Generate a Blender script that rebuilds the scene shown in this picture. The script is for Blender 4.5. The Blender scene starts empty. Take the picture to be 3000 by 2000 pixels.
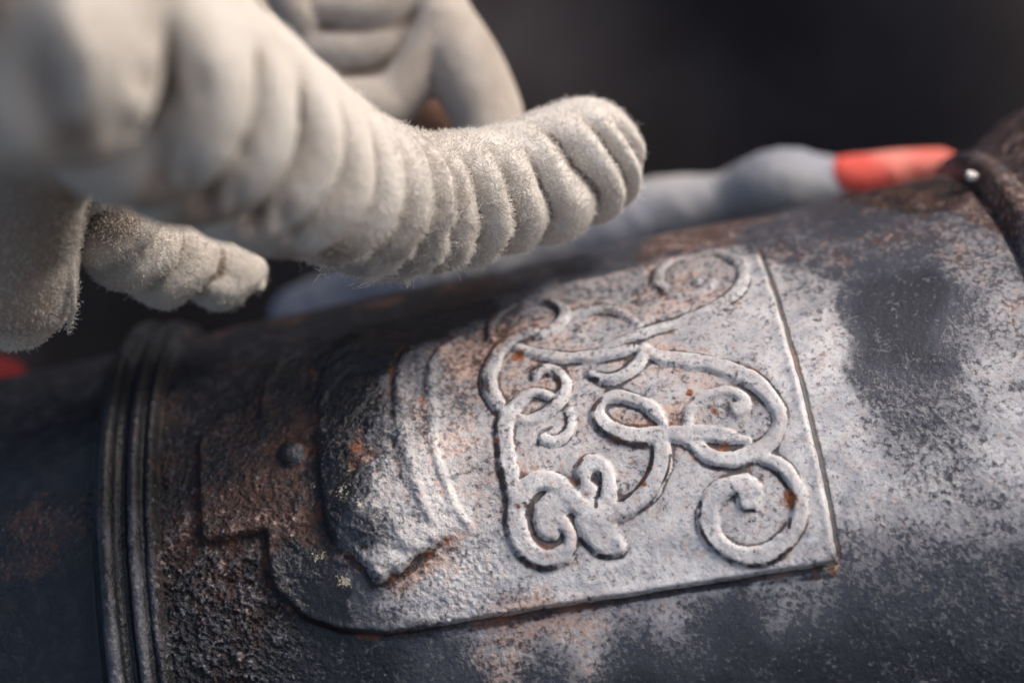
import bpy, bmesh, math, random
import numpy as np
from mathutils import Matrix, Vector
random.seed(7); rng = np.random.default_rng(11)

# ------------------------------------------------------------------ measured data (metres unless noted; the
# barrel tables are in barrel units: u along the axis, s around the surface, scaled by S)
R = 0.193499
K = 0.041249
S = 0.45
THUP = 30.0
CAMLOC = [0.00584,-0.35723,0.28191]
CAMROT = [[0.985207,0.169114,0.027712],[-0.060173,0.492798,-0.868061],[-0.160458,0.853552,0.495684]]
LENS = 60.034
STROKES = [[[[0.03198,0.15576,0.00115],[0.04061,0.15393,0.00197],[0.05044,0.15164,0.00262],[0.06183,0.15016,0.00279],[0.07346,0.14892,0.00279],[0.08823,0.14435,0.00295],[0.10039,0.13926,0.00312],[0.10868,0.13134,0.00328],[0.11183,0.12098,0.00328],[0.11104,0.1101,0.00312],[0.10675,0.10184,0.00279],[0.09716,0.09282,0.00246],[0.08847,0.09197,0.00246],[0.0773,0.09601,0.00262],[0.07039,0.10355,0.00295],[0.06776,0.11379,0.00312],[0.07039,0.12295,0.00279],[0.07683,0.12899,0.00246],[0.08572,0.13012,0.00246],[0.09254,0.12682,0.00262],[0.0945,0.12219,0.00262],[0.09099,0.11941,0.00279],[0.08789,0.1208,0.00279]],0.001476],[[[0.09786,0.23081,0.00197],[0.10446,0.23435,0.00279],[0.10915,0.24149,0.00295],[0.11119,0.24917,0.00312],[0.11083,0.25577,0.00312],[0.10754,0.26292,0.00344],[0.10197,0.26855,0.00377],[0.09388,0.27294,0.00394],[0.08425,0.27381,0.0041],[0.0759,0.27079,0.0041],[0.06959,0.26422,0.00394],[0.06711,0.25658,0.00394],[0.06829,0.24893,0.00377],[0.07272,0.24349,0.00377],[0.07893,0.24061,0.00394],[0.08568,0.24068,0.00426],[0.08948,0.24421,0.00443],[0.08796,0.24901,0.00443]],0.00164],[[[0.05613,0.16274,0.00164],[0.06019,0.16807,0.00328],[0.0719,0.17306,0.00377],[0.08685,0.18033,0.00394],[0.09869,0.18851,0.00394],[0.10578,0.19805,0.00377],[0.10939,0.2059,0.00328],[0.1107,0.21176,0.00295],[0.10849,0.21803,0.00295],[0.10339,0.22333,0.00312],[0.09511,0.22766,0.00344],[0.08627,0.22934,0.00361],[0.07916,0.22801,0.00361],[0.07299,0.22464,0.00344],[0.06932,0.22004,0.00312],[0.06337,0.21522,0.00197]],0.00164],[[[0.06717,0.20728,0.00213],[0.06889,0.20126,0.00246],[0.07442,0.19658,0.00246],[0.08121,0.19443,0.00246],[0.08924,0.19485,0.00246],[0.09476,0.19899,0.00262],[0.09552,0.20365,0.00328],[0.09199,0.20545,0.00377]],0.00164],[[[0.05584,0.2063,0.00164],[0.05192,0.19832,0.00295],[0.04604,0.19182,0.00312],[0.03919,0.18745,0.00295],[0.03238,0.1859,0.00279],[0.02702,0.18883,0.00312],[0.0249,0.19369,0.00361],[0.02735,0.20033,0.00394],[0.03339,0.20607,0.0041],[0.0409,0.20908,0.0041],[0.05137,0.21033,0.00394],[0.0622,0.21223,0.00361],[0.0667,0.2128,0.00344],[0.07768,0.2153,0.00328],[0.08569,0.2181,0.00295],[0.09362,0.22115,0.0018]],0.00164],[[[0.05277,0.21435,0.00328],[0.05163,0.22202,0.00394],[0.04847,0.22915,0.0041],[0.04375,0.2348,0.0041],[0.03771,0.23907,0.0041],[0.03081,0.24236,0.00394],[0.02419,0.2441,0.00361],[0.01711,0.2455,0.00328]],0.00164],[[[0.01413,0.24443,0.0041],[0.00834,0.23802,0.0041],[0.00475,0.23082,0.0041],[0.00027,0.22554,0.0041],[-0.0057,0.22272,0.00426],[-0.01226,0.2237,0.00426],[-0.01767,0.2277,0.00426],[-0.02124,0.23366,0.00426],[-0.02255,0.24051,0.00426],[-0.02188,0.24815,0.00426],[-0.01816,0.25465,0.0041],[-0.01152,0.25922,0.0041],[-0.00458,0.25858,0.00377],[0.00079,0.25478,0.00328],[0.00216,0.24974,0.00295],[-6e-05,0.24403,0.00279]],0.001804],[[[0.00208,0.23415,0.00492],[-0.00333,0.23479,0.00574],[-0.00709,0.23845,0.00574],[-0.00785,0.24316,0.00541],[-0.00733,0.24647,0.00459]],0.001476],[[[0.02062,0.24346,0.00361],[0.02282,0.23527,0.00344],[0.02409,0.22785,0.00344],[0.02278,0.22148,0.00344],[0.01849,0.21839,0.00361],[0.01382,0.22086,0.00377],[0.01285,0.22516,0.00328]],0.001476],[[[0.01352,0.22916,0.00361],[0.0148,0.23105,0.00377]],0.000984],[[[0.0143,0.2434,0.00738],[0.01631,0.25012,0.0082],[0.01849,0.25575,0.00656],[0.02406,0.25984,0.00328]],0.001476],[[[-0.02235,0.22681,0.00328],[-0.02196,0.21669,0.00361],[-0.0217,0.20504,0.00361],[-0.02144,0.19474,0.00361],[-0.01929,0.18636,0.00361],[-0.01459,0.18158,0.00295],[-0.00841,0.17617,0.00246],[-0.00228,0.17562,0.0023],[0.00386,0.1791,0.00213]],0.001804],[[[-0.00263,0.16506,0.00279],[0.00053,0.16189,0.00262],[0.00547,0.16245,0.00262],[0.00991,0.16683,0.00279],[0.01176,0.17357,0.00279],[0.0098,0.17983,0.00279],[0.00467,0.18519,0.00262],[-0.00182,0.18871,0.00246],[-0.00908,0.18994,0.00246],[-0.01329,0.18868,0.00246]],0.001312],[[[0.01178,0.1889,0.00197],[0.01114,0.19687,0.00213],[0.00702,0.20266,0.00246],[0.00153,0.20331,0.00279],[-0.0025,0.20126,0.00279]],0.001148],[[[-0.02139,0.13259,0.00246],[-0.02128,0.12328,0.00246],[-0.01657,0.11381,0.0023],[-0.00796,0.10729,0.00213],[0.00146,0.10657,0.00197],[0.00928,0.11083,0.00213],[0.01572,0.11649,0.00262],[0.01781,0.12425,0.00295],[0.01472,0.13163,0.00279],[0.00966,0.13625,0.00246],[0.00206,0.13822,0.00197]],0.00164],[[[-0.02259,0.17951,0.00295],[-0.02533,0.16927,0.00377],[-0.02514,0.15919,0.00394],[-0.0223,0.14999,0.00361],[-0.01772,0.14321,0.00312],[-0.01097,0.13764,0.00312],[-0.0044,0.13445,0.00295],[0.00139,0.13363,0.00197]],0.001804],[[[0.00435,0.13806,0.00197],[0.01168,0.13335,0.0023],[0.01907,0.12847,0.00246],[0.02675,0.12637,0.00246],[0.03412,0.12698,0.00246],[0.04275,0.1308,0.00246],[0.04861,0.13757,0.0023],[0.05364,0.14539,0.00164]],0.001476],[[[-0.0082,0.14438,0.00246],[0.00069,0.15095,0.00312],[0.01069,0.15641,0.00328],[0.02151,0.15895,0.00344],[0.03238,0.16072,0.00328],[0.04235,0.16078,0.00295],[0.04859,0.15986,0.00213]],0.00164],[[[0.05396,0.16091,0.00295],[0.05124,0.16741,0.00295],[0.04603,0.17237,0.00295],[0.03891,0.17574,0.00279],[0.03184,0.17538,0.00279],[0.02539,0.17072,0.00213]],0.00164]]
CROWN = [[-0.02784,0.12809],[-0.04147,0.12285],[-0.04883,0.12486],[-0.05597,0.12147],[-0.06857,0.11368],[-0.08699,0.10652],[-0.10544,0.11146],[-0.11628,0.12356],[-0.11367,0.154],[-0.11531,0.17635],[-0.11477,0.19695],[-0.11525,0.21581],[-0.11447,0.22878],[-0.11062,0.2355],[-0.10126,0.2462],[-0.09335,0.25862],[-0.09008,0.25918],[-0.0767,0.25328],[-0.06369,0.24527],[-0.05343,0.24252],[-0.04142,0.24044],[-0.03432,0.21366],[-0.03421,0.18487],[-0.03357,0.1517]]
CROWN_RIDGES = [[[[-0.05721,0.12487,0.00164],[-0.06309,0.1333,0.00246],[-0.06668,0.14189,0.00279],[-0.06859,0.15234,0.00295],[-0.06976,0.16408,0.00295],[-0.07034,0.17794,0.00295],[-0.06975,0.19647,0.00295],[-0.06778,0.20903,0.00262],[-0.06539,0.22115,0.0023],[-0.06161,0.23368,0.00164]],0.001476],[[[-0.03788,0.12686,0.00115],[-0.04561,0.13315,0.0018],[-0.05022,0.14144,0.00197],[-0.05341,0.15218,0.00213],[-0.0545,0.16393,0.00213],[-0.05421,0.17636,0.00213],[-0.05632,0.19377,0.00197],[-0.0549,0.20571,0.00197],[-0.05243,0.21679,0.00197],[-0.04998,0.22695,0.00164],[-0.04543,0.23667,0.00115]],0.001476],[[[-0.11169,0.19043,0.00082],[-0.1137,0.20857,0.00115],[-0.1149,0.22011,0.00115],[-0.11414,0.22885,0.00115]],0.000656],[[[-0.0921,0.20095,0.00213],[-0.08559,0.20171,0.00246],[-0.07816,0.19838,0.00213]],0.00082],[[[-0.08787,0.21381,0.0041],[-0.08381,0.22613,0.00492],[-0.08513,0.23707,0.00328]],0.000656],[[[-0.10041,0.18032,0.00246],[-0.09373,0.17319,0.00328],[-0.08685,0.16235,0.00295]],0.000984],[[[-0.10425,0.13283,0.00164],[-0.09959,0.12774,0.00213],[-0.09124,0.12827,0.00213]],0.00082],[[[-0.07666,0.19993,0.00131],[-0.07285,0.22026,0.00131],[-0.06828,0.23132,0.00098]],-0.000492],[[[-0.11638,0.12439,0.00213],[-0.11536,0.13503,0.0023],[-0.11585,0.14311,0.00164]],0.00082],[[[-0.12062,0.17275,0.00246],[-0.11514,0.17073,0.00295],[-0.11011,0.16858,0.00197]],0.000984],[[[-0.11552,0.15711,0.00508],[-0.10178,0.14224,0.00508],[-0.08551,0.13915,0.00508],[-0.07154,0.14845,0.00508]],0.001148],[[[-0.11413,0.18709,0.00541],[-0.09645,0.1829,0.00541],[-0.07733,0.18318,0.00541]],0.001148],[[[-0.11189,0.21464,0.00541],[-0.09867,0.22717,0.00541],[-0.08272,0.23544,0.00541],[-0.06662,0.24098,0.00541]],0.000984]]
TAB_RIDGES = [[[[-0.16348,0.19602,0.00131],[-0.15878,0.18937,0.0018],[-0.15304,0.18477,0.00213]],0.00082],[[[-0.15617,0.17386,0.00115],[-0.14829,0.17438,0.0018],[-0.14146,0.17115,0.00148]],0.000656],[[[-0.15211,0.19021,0.00246],[-0.14399,0.19519,0.00279],[-0.1357,0.19573,0.00213]],0.000492],[[[-0.1294,0.22229,0.00197],[-0.12705,0.21399,0.00213],[-0.1242,0.20559,0.00164]],0.000656],[[[-0.13356,0.22608,0.00328],[-0.12855,0.23045,0.00328],[-0.12587,0.23602,0.00246]],0.00082]]
ORB = [-0.12671,0.18287,0.00722]
CUTS = [[[[-0.04332,0.12501,0.00082],[-0.05118,0.13423,0.00115],[-0.05553,0.14648,0.00115],[-0.05834,0.15819,0.00115],[-0.05964,0.1695,0.00115],[-0.06035,0.18294,0.00098],[-0.06078,0.18898,0.00082],[-0.05829,0.20199,0.00082],[-0.05645,0.21426,0.00082],[-0.05417,0.22615,0.00066]],-0.000656],[[[-0.05988,0.12162,0.00082],[-0.06469,0.1269,0.00131],[-0.06905,0.13846,0.00164],[-0.07306,0.1511,0.0018],[-0.07459,0.16574,0.0018],[-0.07491,0.17955,0.0018],[-0.07646,0.18543,0.0018],[-0.07593,0.19513,0.00164],[-0.07444,0.20766,0.00131],[-0.07187,0.21642,0.00082]],-0.00082]]
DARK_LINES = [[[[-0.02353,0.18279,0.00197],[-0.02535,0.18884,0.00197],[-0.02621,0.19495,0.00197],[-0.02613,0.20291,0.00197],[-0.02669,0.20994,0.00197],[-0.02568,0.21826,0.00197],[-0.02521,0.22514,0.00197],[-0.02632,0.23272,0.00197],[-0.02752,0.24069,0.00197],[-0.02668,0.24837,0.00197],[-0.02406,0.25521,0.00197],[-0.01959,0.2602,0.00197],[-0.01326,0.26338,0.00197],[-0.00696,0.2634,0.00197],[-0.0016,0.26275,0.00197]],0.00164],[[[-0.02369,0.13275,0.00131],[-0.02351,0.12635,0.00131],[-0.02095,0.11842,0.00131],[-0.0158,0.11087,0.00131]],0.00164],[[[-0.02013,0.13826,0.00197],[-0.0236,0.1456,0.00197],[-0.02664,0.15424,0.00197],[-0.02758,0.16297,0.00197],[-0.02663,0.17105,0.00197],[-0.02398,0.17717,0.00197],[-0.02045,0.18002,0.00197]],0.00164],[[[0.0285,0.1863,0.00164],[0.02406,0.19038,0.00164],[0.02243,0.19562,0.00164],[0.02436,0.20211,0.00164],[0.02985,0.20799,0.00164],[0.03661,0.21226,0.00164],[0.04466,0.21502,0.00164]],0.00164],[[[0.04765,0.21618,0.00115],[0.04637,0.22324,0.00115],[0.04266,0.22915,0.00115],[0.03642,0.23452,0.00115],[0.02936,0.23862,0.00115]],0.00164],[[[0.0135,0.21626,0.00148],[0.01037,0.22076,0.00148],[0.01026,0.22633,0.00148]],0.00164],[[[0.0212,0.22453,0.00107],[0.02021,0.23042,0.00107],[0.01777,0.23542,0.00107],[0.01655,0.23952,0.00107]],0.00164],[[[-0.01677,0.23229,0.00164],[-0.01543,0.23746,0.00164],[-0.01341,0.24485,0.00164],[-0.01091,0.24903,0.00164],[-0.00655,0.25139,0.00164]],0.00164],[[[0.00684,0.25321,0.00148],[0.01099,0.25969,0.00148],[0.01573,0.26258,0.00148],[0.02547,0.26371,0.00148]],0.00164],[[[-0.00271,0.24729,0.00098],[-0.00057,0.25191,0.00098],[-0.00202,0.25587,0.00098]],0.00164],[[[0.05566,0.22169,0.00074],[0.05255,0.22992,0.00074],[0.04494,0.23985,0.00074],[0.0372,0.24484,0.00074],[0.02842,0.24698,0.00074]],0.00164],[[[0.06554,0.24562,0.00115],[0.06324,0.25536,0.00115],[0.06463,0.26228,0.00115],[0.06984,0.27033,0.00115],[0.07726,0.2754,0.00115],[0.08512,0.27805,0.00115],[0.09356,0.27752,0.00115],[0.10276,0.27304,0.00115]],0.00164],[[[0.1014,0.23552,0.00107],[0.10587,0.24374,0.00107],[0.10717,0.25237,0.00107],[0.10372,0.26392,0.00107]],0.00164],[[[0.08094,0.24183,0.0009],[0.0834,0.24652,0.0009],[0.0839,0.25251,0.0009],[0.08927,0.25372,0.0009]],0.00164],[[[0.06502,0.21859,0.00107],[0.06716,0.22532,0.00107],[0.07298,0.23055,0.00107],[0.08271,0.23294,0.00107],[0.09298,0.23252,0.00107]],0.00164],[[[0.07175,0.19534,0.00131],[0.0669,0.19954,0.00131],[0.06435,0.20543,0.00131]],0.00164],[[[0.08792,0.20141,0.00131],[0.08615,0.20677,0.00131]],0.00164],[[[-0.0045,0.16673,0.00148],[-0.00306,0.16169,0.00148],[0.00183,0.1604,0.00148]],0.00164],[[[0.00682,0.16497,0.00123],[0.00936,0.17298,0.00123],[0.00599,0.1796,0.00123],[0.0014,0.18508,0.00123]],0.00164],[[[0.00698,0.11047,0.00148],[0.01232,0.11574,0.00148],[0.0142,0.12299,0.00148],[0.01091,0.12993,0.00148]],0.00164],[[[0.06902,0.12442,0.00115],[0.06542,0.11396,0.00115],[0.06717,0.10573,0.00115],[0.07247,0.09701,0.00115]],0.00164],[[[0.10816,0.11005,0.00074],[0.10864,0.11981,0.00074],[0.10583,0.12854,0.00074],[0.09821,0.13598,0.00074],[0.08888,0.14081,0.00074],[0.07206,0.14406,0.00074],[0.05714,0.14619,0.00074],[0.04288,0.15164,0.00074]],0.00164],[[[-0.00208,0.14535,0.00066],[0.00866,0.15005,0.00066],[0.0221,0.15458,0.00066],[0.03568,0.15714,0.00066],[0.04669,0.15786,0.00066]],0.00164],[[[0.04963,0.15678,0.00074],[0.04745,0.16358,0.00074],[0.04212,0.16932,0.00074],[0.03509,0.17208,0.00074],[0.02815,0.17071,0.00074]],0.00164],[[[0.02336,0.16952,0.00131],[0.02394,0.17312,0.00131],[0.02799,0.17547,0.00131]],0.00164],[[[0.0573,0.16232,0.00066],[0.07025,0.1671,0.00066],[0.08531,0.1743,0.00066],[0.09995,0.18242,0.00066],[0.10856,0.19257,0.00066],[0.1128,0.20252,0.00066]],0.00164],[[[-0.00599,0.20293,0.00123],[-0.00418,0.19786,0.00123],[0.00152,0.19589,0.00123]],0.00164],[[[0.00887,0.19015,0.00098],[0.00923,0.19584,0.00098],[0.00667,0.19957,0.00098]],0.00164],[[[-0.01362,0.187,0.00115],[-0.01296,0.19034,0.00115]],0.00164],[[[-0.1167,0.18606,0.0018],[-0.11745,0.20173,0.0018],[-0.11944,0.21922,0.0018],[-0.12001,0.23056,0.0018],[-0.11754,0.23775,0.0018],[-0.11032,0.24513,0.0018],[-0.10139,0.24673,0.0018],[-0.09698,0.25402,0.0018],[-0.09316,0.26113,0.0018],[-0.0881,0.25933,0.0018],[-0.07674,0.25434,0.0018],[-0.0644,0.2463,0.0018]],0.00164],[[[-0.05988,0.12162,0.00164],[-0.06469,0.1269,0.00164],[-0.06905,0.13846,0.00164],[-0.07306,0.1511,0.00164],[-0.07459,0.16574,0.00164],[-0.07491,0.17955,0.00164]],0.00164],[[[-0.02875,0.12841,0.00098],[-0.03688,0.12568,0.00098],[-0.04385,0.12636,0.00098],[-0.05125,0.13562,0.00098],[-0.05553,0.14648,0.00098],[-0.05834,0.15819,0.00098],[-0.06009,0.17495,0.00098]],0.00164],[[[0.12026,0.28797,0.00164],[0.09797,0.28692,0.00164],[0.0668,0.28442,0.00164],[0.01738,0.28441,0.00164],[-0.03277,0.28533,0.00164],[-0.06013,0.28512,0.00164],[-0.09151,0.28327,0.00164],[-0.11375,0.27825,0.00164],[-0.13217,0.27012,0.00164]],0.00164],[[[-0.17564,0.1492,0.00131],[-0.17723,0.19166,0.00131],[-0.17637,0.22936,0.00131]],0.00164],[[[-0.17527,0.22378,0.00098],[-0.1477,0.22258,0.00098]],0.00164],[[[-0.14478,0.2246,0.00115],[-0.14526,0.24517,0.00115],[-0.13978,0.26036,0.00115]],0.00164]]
PLATE = [[0.124,0.09183],[0.124,0.28334],[-0.09126,0.28165],[-0.1135,0.27662],[-0.13172,0.26683],[-0.1427,0.2496],[-0.14457,0.23534],[-0.14445,0.22466],[-0.14445,0.22188],[-0.17634,0.22188],[-0.17634,0.15479],[-0.14445,0.15479],[-0.14445,0.15051],[-0.14457,0.13983],[-0.1427,0.12557],[-0.13172,0.10834],[-0.1135,0.09855],[-0.09126,0.09352]]
STATE = [[-0.0199,0.2074,0.0262,0.88,0.22,0.5],[0.0087,0.2394,0.0262,0.95,0.12,0.5],[0.0566,0.248,0.0262,0.97,0.1,0.45],[0.101,0.231,0.0213,0.95,0.12,0.4],[0.0943,0.2642,0.0213,0.95,0.2,0.4],[0.0336,0.1902,0.0262,0.88,0.22,0.45],[0.0743,0.199,0.0197,0.85,0.4,0.45],[0.1042,0.1761,0.0197,0.85,0.22,0.4],[0.0633,0.1659,0.0197,0.78,0.25,0.5],[0.0231,0.1428,0.0197,0.75,0.25,0.5],[-0.0053,0.1594,0.0164,0.72,0.35,0.5],[0.0088,0.1078,0.018,0.62,0.35,0.6],[0.0437,0.1211,0.018,0.58,0.35,0.6],[0.0816,0.109,0.018,0.6,0.4,0.55],[0.1028,0.1406,0.018,0.72,0.25,0.4],[0.1145,0.1679,0.0148,0.8,0.2,0.4],[-0.0202,0.1292,0.0148,0.45,0.5,0.4],[-0.0393,0.1451,0.0148,0.62,0.5,0.4],[-0.0416,0.1726,0.0148,0.6,0.25,0.4],[-0.0579,0.1571,0.0131,0.45,0.15,0.6],[-0.0459,0.2113,0.0164,0.85,0.3,0.4],[-0.0699,0.1969,0.0131,0.6,0.25,0.7],[-0.0791,0.2193,0.0131,0.72,0.3,0.9],[-0.1058,0.214,0.0098,0.04,0.1,0.6],[-0.0992,0.1964,0.0098,0.07,0.3,0.9],[-0.0944,0.2341,0.0098,0.5,0.3,1.0],[-0.0669,0.2427,0.0148,0.85,0.25,0.6],[-0.0623,0.2686,0.018,0.86,0.35,0.6],[-0.086,0.2596,0.0148,0.62,0.15,0.5],[-0.096,0.2712,0.0098,0.45,0.1,0.4],[-0.1184,0.2641,0.0115,0.06,0.05,0.2],[-0.1093,0.2706,0.0098,0.07,0.05,0.2],[-0.1128,0.1934,0.0082,0.03,0.2,0.7],[-0.1015,0.1796,0.0082,0.04,0.3,0.8],[-0.1134,0.2216,0.0082,0.05,0.1,0.6],[-0.104,0.2031,0.0074,0.03,0.1,0.6],[-0.0969,0.2102,0.0074,0.08,0.3,0.9],[-0.0919,0.1921,0.0066,0.12,0.5,1.0],[-0.0956,0.1681,0.0082,0.04,0.2,0.8],[-0.1058,0.2302,0.0074,0.1,0.1,0.6],[-0.1315,0.2482,0.0098,0.14,0.12,0.5],[-0.0872,0.1745,0.0131,0.12,0.2,0.8],[-0.1054,0.1438,0.0164,0.04,0.04,0.5],[-0.1032,0.1792,0.0131,0.16,0.4,0.9],[-0.1121,0.2071,0.0115,0.06,0.15,0.7],[-0.1199,0.1253,0.0164,0.02,0.08,0.3],[-0.0835,0.1315,0.0148,0.03,0.03,0.3],[-0.0555,0.1031,0.0197,0.05,0.04,0.15],[-0.1023,0.0901,0.0197,0.05,0.12,0.15],[-0.1596,0.0839,0.023,0.06,0.2,0.2],[-0.0084,0.0882,0.0148,0.15,0.08,0.2],[-0.0277,0.1036,0.0148,0.08,0.03,0.1],[-0.1646,0.1753,0.0164,0.08,0.45,0.8],[-0.157,0.2074,0.0164,0.12,0.6,1.2],[-0.1715,0.2194,0.0131,0.12,0.6,1.0],[-0.133,0.1786,0.0131,0.12,0.45,0.7],[-0.134,0.2231,0.0131,0.12,0.5,1.0],[-0.1378,0.1595,0.0131,0.05,0.4,0.6],[-0.1968,0.1294,0.0197,0.05,0.4,0.7],[-0.1912,0.1902,0.0213,0.08,0.45,1.1],[-0.185,0.2384,0.0213,0.09,0.42,2.0],[-0.1627,0.2683,0.0213,0.12,0.42,1.9],[-0.1969,0.271,0.0213,0.06,0.25,1.2],[-0.14,0.2856,0.0148,0.1,0.1,0.6],[-0.1568,0.2471,0.0131,0.12,0.4,1.8],[-0.1752,0.1217,0.018,0.05,0.25,0.3],[-0.1217,0.1884,0.0046,0.4,0.2,0.5],[-0.2662,0.1359,0.0213,0.0,0.02,0.1],[-0.2634,0.2045,0.0131,0.0,0.42,0.5],[-0.2701,0.2495,0.0131,0.0,0.2,0.3],[-0.2457,0.245,0.018,0.0,0.03,0.1],[-0.2322,0.2204,0.0066,0.0,0.5,0.5],[-0.2414,0.272,0.0164,0.0,0.02,0.1],[-0.251,0.1106,0.0213,0.0,0.0,0.05],[-0.1076,0.2926,0.0213,0.1,0.05,0.3],[-0.075,0.2962,0.018,0.2,0.1,0.3],[-0.0338,0.2963,0.0131,0.62,0.5,0.5],[-0.0008,0.2951,0.0148,0.74,0.5,0.5],[0.0391,0.2998,0.0148,0.66,0.35,0.5],[-0.0197,0.3101,0.0115,0.35,0.15,0.4],[0.0279,0.3176,0.018,0.16,0.04,0.2],[0.0703,0.3063,0.0164,0.18,0.05,0.25],[0.1122,0.2971,0.0115,0.55,0.1,0.3],[0.0923,0.3002,0.0082,0.6,0.1,0.3],[0.1168,0.3168,0.0213,0.17,0.03,0.25],[0.1628,0.3287,0.0246,0.17,0.02,0.6],[0.1896,0.3091,0.0197,0.24,0.04,0.8],[0.1524,0.2956,0.018,0.3,0.04,0.6],[0.1392,0.281,0.0115,0.5,0.1,0.5],[0.1384,0.1383,0.0115,0.6,0.3,0.4],[0.1419,0.1747,0.0115,0.78,0.25,0.4],[0.1427,0.2132,0.0115,0.84,0.2,0.4],[0.1432,0.2469,0.0148,0.85,0.22,0.45],[0.1438,0.2661,0.0115,0.75,0.15,0.5],[0.1661,0.2667,0.0148,0.68,0.1,0.6],[0.1938,0.2713,0.0148,0.6,0.1,0.6],[0.2117,0.2429,0.0148,0.8,0.15,0.5],[0.2203,0.2111,0.0131,0.7,0.3,0.5],[0.2093,0.1805,0.0115,0.5,0.35,0.4],[0.228,0.1849,0.0098,0.6,0.3,0.4],[0.1788,0.1504,0.0148,0.17,0.03,0.15],[0.1706,0.1815,0.0148,0.17,0.02,0.15],[0.1949,0.1664,0.0131,0.16,0.02,0.1],[0.1838,0.1943,0.0131,0.16,0.02,0.3],[0.1694,0.2184,0.0148,0.36,0.03,1.0],[0.1887,0.2256,0.0131,0.48,0.03,1.2],[0.1614,0.2044,0.0098,0.3,0.05,0.5],[0.1713,0.2438,0.0131,0.6,0.05,0.9],[0.1914,0.2474,0.0115,0.6,0.05,0.8],[0.1612,0.1165,0.0131,0.35,0.3,0.4],[0.1421,0.0788,0.0148,0.3,0.35,0.4],[0.1086,0.0534,0.0131,0.3,0.55,0.5],[0.0783,0.0657,0.0115,0.32,0.55,0.5],[0.0499,0.0644,0.0131,0.22,0.3,0.4],[0.179,0.08,0.0148,0.2,0.35,0.4],[0.2106,0.0654,0.0131,0.12,0.5,0.5],[0.1975,0.1139,0.0131,0.35,0.4,0.4],[0.2183,0.1219,0.0098,0.45,0.35,0.4],[0.2231,0.1459,0.0082,0.5,0.35,0.4],[0.1848,0.1282,0.0098,0.3,0.25,0.3],[0.1344,0.0098,0.0131,0.12,0.1,0.2],[0.0309,0.0636,0.0131,0.14,0.15,0.2],[-0.0847,0.0578,0.0082,0.06,0.42,0.2],[-0.1346,0.0462,0.0082,0.08,0.4,0.2],[-0.0362,0.0637,0.0082,0.08,0.42,0.2],[0.0118,0.0627,0.0082,0.16,0.42,0.2],[-0.1756,0.0369,0.0082,0.06,0.4,0.2],[0.2517,0.1003,0.0098,0.28,0.6,0.6],[0.2747,0.0106,0.0131,0.22,0.5,0.7],[0.2758,0.0609,0.0098,0.3,0.6,0.7]]
RUST_SPOTS = [[0.08054,0.2037,0.00262,1.0],[0.12159,0.28451,0.0023,0.9],[0.10706,0.25291,0.00361,0.9],[0.1066,0.24836,0.00262,0.8],[0.08043,0.22159,0.00426,0.6],[0.07062,0.19161,0.00197,1.0],[-0.01091,0.14885,0.00361,0.6],[-0.00716,0.15071,0.00328,0.6],[0.04083,0.23344,0.00115,1.4],[-0.02012,0.23332,0.00131,1.0],[0.03102,0.25008,0.00295,0.6],[0.04035,0.24487,0.0023,0.6],[0.02853,0.20947,0.0023,0.8],[-0.05637,0.24232,0.00262,0.8],[-0.09355,0.1919,0.00361,0.8],[-0.02542,0.1982,0.0023,0.7],[0.04997,0.20918,0.00082,1.0],[-0.05942,0.16956,0.00262,0.7],[-0.03149,0.13478,0.00361,0.4],[0.01315,0.23457,0.00426,0.4],[-0.00953,0.25668,0.00492,0.5],[-0.00893,0.18026,0.00492,0.35]]
CRUST = [[0.12067,0.28355,0.00221,0.85],[0.11789,0.28364,0.00148,0.765],[0.12267,0.28468,0.00123,0.765],[-0.0977,0.20222,0.00148,0.68],[-0.09409,0.22129,0.0032,0.425],[-0.10247,0.21264,0.00418,0.425],[-0.10857,0.25252,0.0032,0.595],[-0.10668,0.25448,0.00197,0.68],[-0.1209,0.23879,0.00172,0.595],[-0.11601,0.23858,0.00148,0.595],[-0.11897,0.24081,0.00197,0.425],[-0.11743,0.20335,0.00197,0.3825]]
FINGER = [[-0.07303,-0.09249,0.21433,0.02335],[-0.06718,-0.08762,0.20436,0.02304],[-0.06177,-0.08054,0.19378,0.02256],[-0.05523,-0.06894,0.18194,0.02109],[-0.04754,-0.05612,0.16765,0.01916],[-0.04044,-0.04334,0.15333,0.01767],[-0.03273,-0.03026,0.13949,0.0162],[-0.02331,-0.01813,0.12842,0.01484],[-0.01132,-0.00845,0.12201,0.01437],[0.00101,0.00016,0.11824,0.01409],[0.01258,0.00761,0.11703,0.01449],[0.01845,0.01148,0.11711,0.01412]]
KNUCKLE = [[-0.08053,-0.1012,0.19041,0.00702],[-0.0767,-0.09767,0.1873,0.00549]]
PALM = [[-0.08804,-0.08988,0.21065,0.02051],[-0.0792,-0.09259,0.20541,0.01835],[-0.07486,-0.08906,0.20047,0.01486]]
THUMB = [[-0.08194,-0.04934,0.17238,0.01231],[-0.09501,-0.03209,0.15338,0.0122],[-0.10293,-0.02783,0.13858,0.01238],[-0.1075,-0.02823,0.12725,0.01242]]
LOWER = [[-0.08692,-0.0223,0.14738,0.00864],[-0.08603,-0.01451,0.13373,0.01008],[-0.08297,-0.00621,0.12086,0.01083],[-0.07543,-0.00023,0.11276,0.00966],[-0.06685,0.00623,0.10544,0.00761]]
NUB = [[-0.06376,-0.00277,0.11673,0.00391],[-0.05794,-0.00612,0.11508,0.0028]]
DENTS = [[-0.06444,-0.10634,0.19414,0.00395],[-0.05546,-0.09897,0.1793,0.00343],[-0.05037,-0.09951,0.19168,0.00183],[-0.05147,-0.07918,0.1638,0.00265],[-0.04547,-0.07377,0.17748,0.00167],[-0.04657,-0.06673,0.15355,0.00216],[-0.04153,-0.05445,0.143,0.002],[-0.04357,-0.05831,0.15905,0.00154]]
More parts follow.
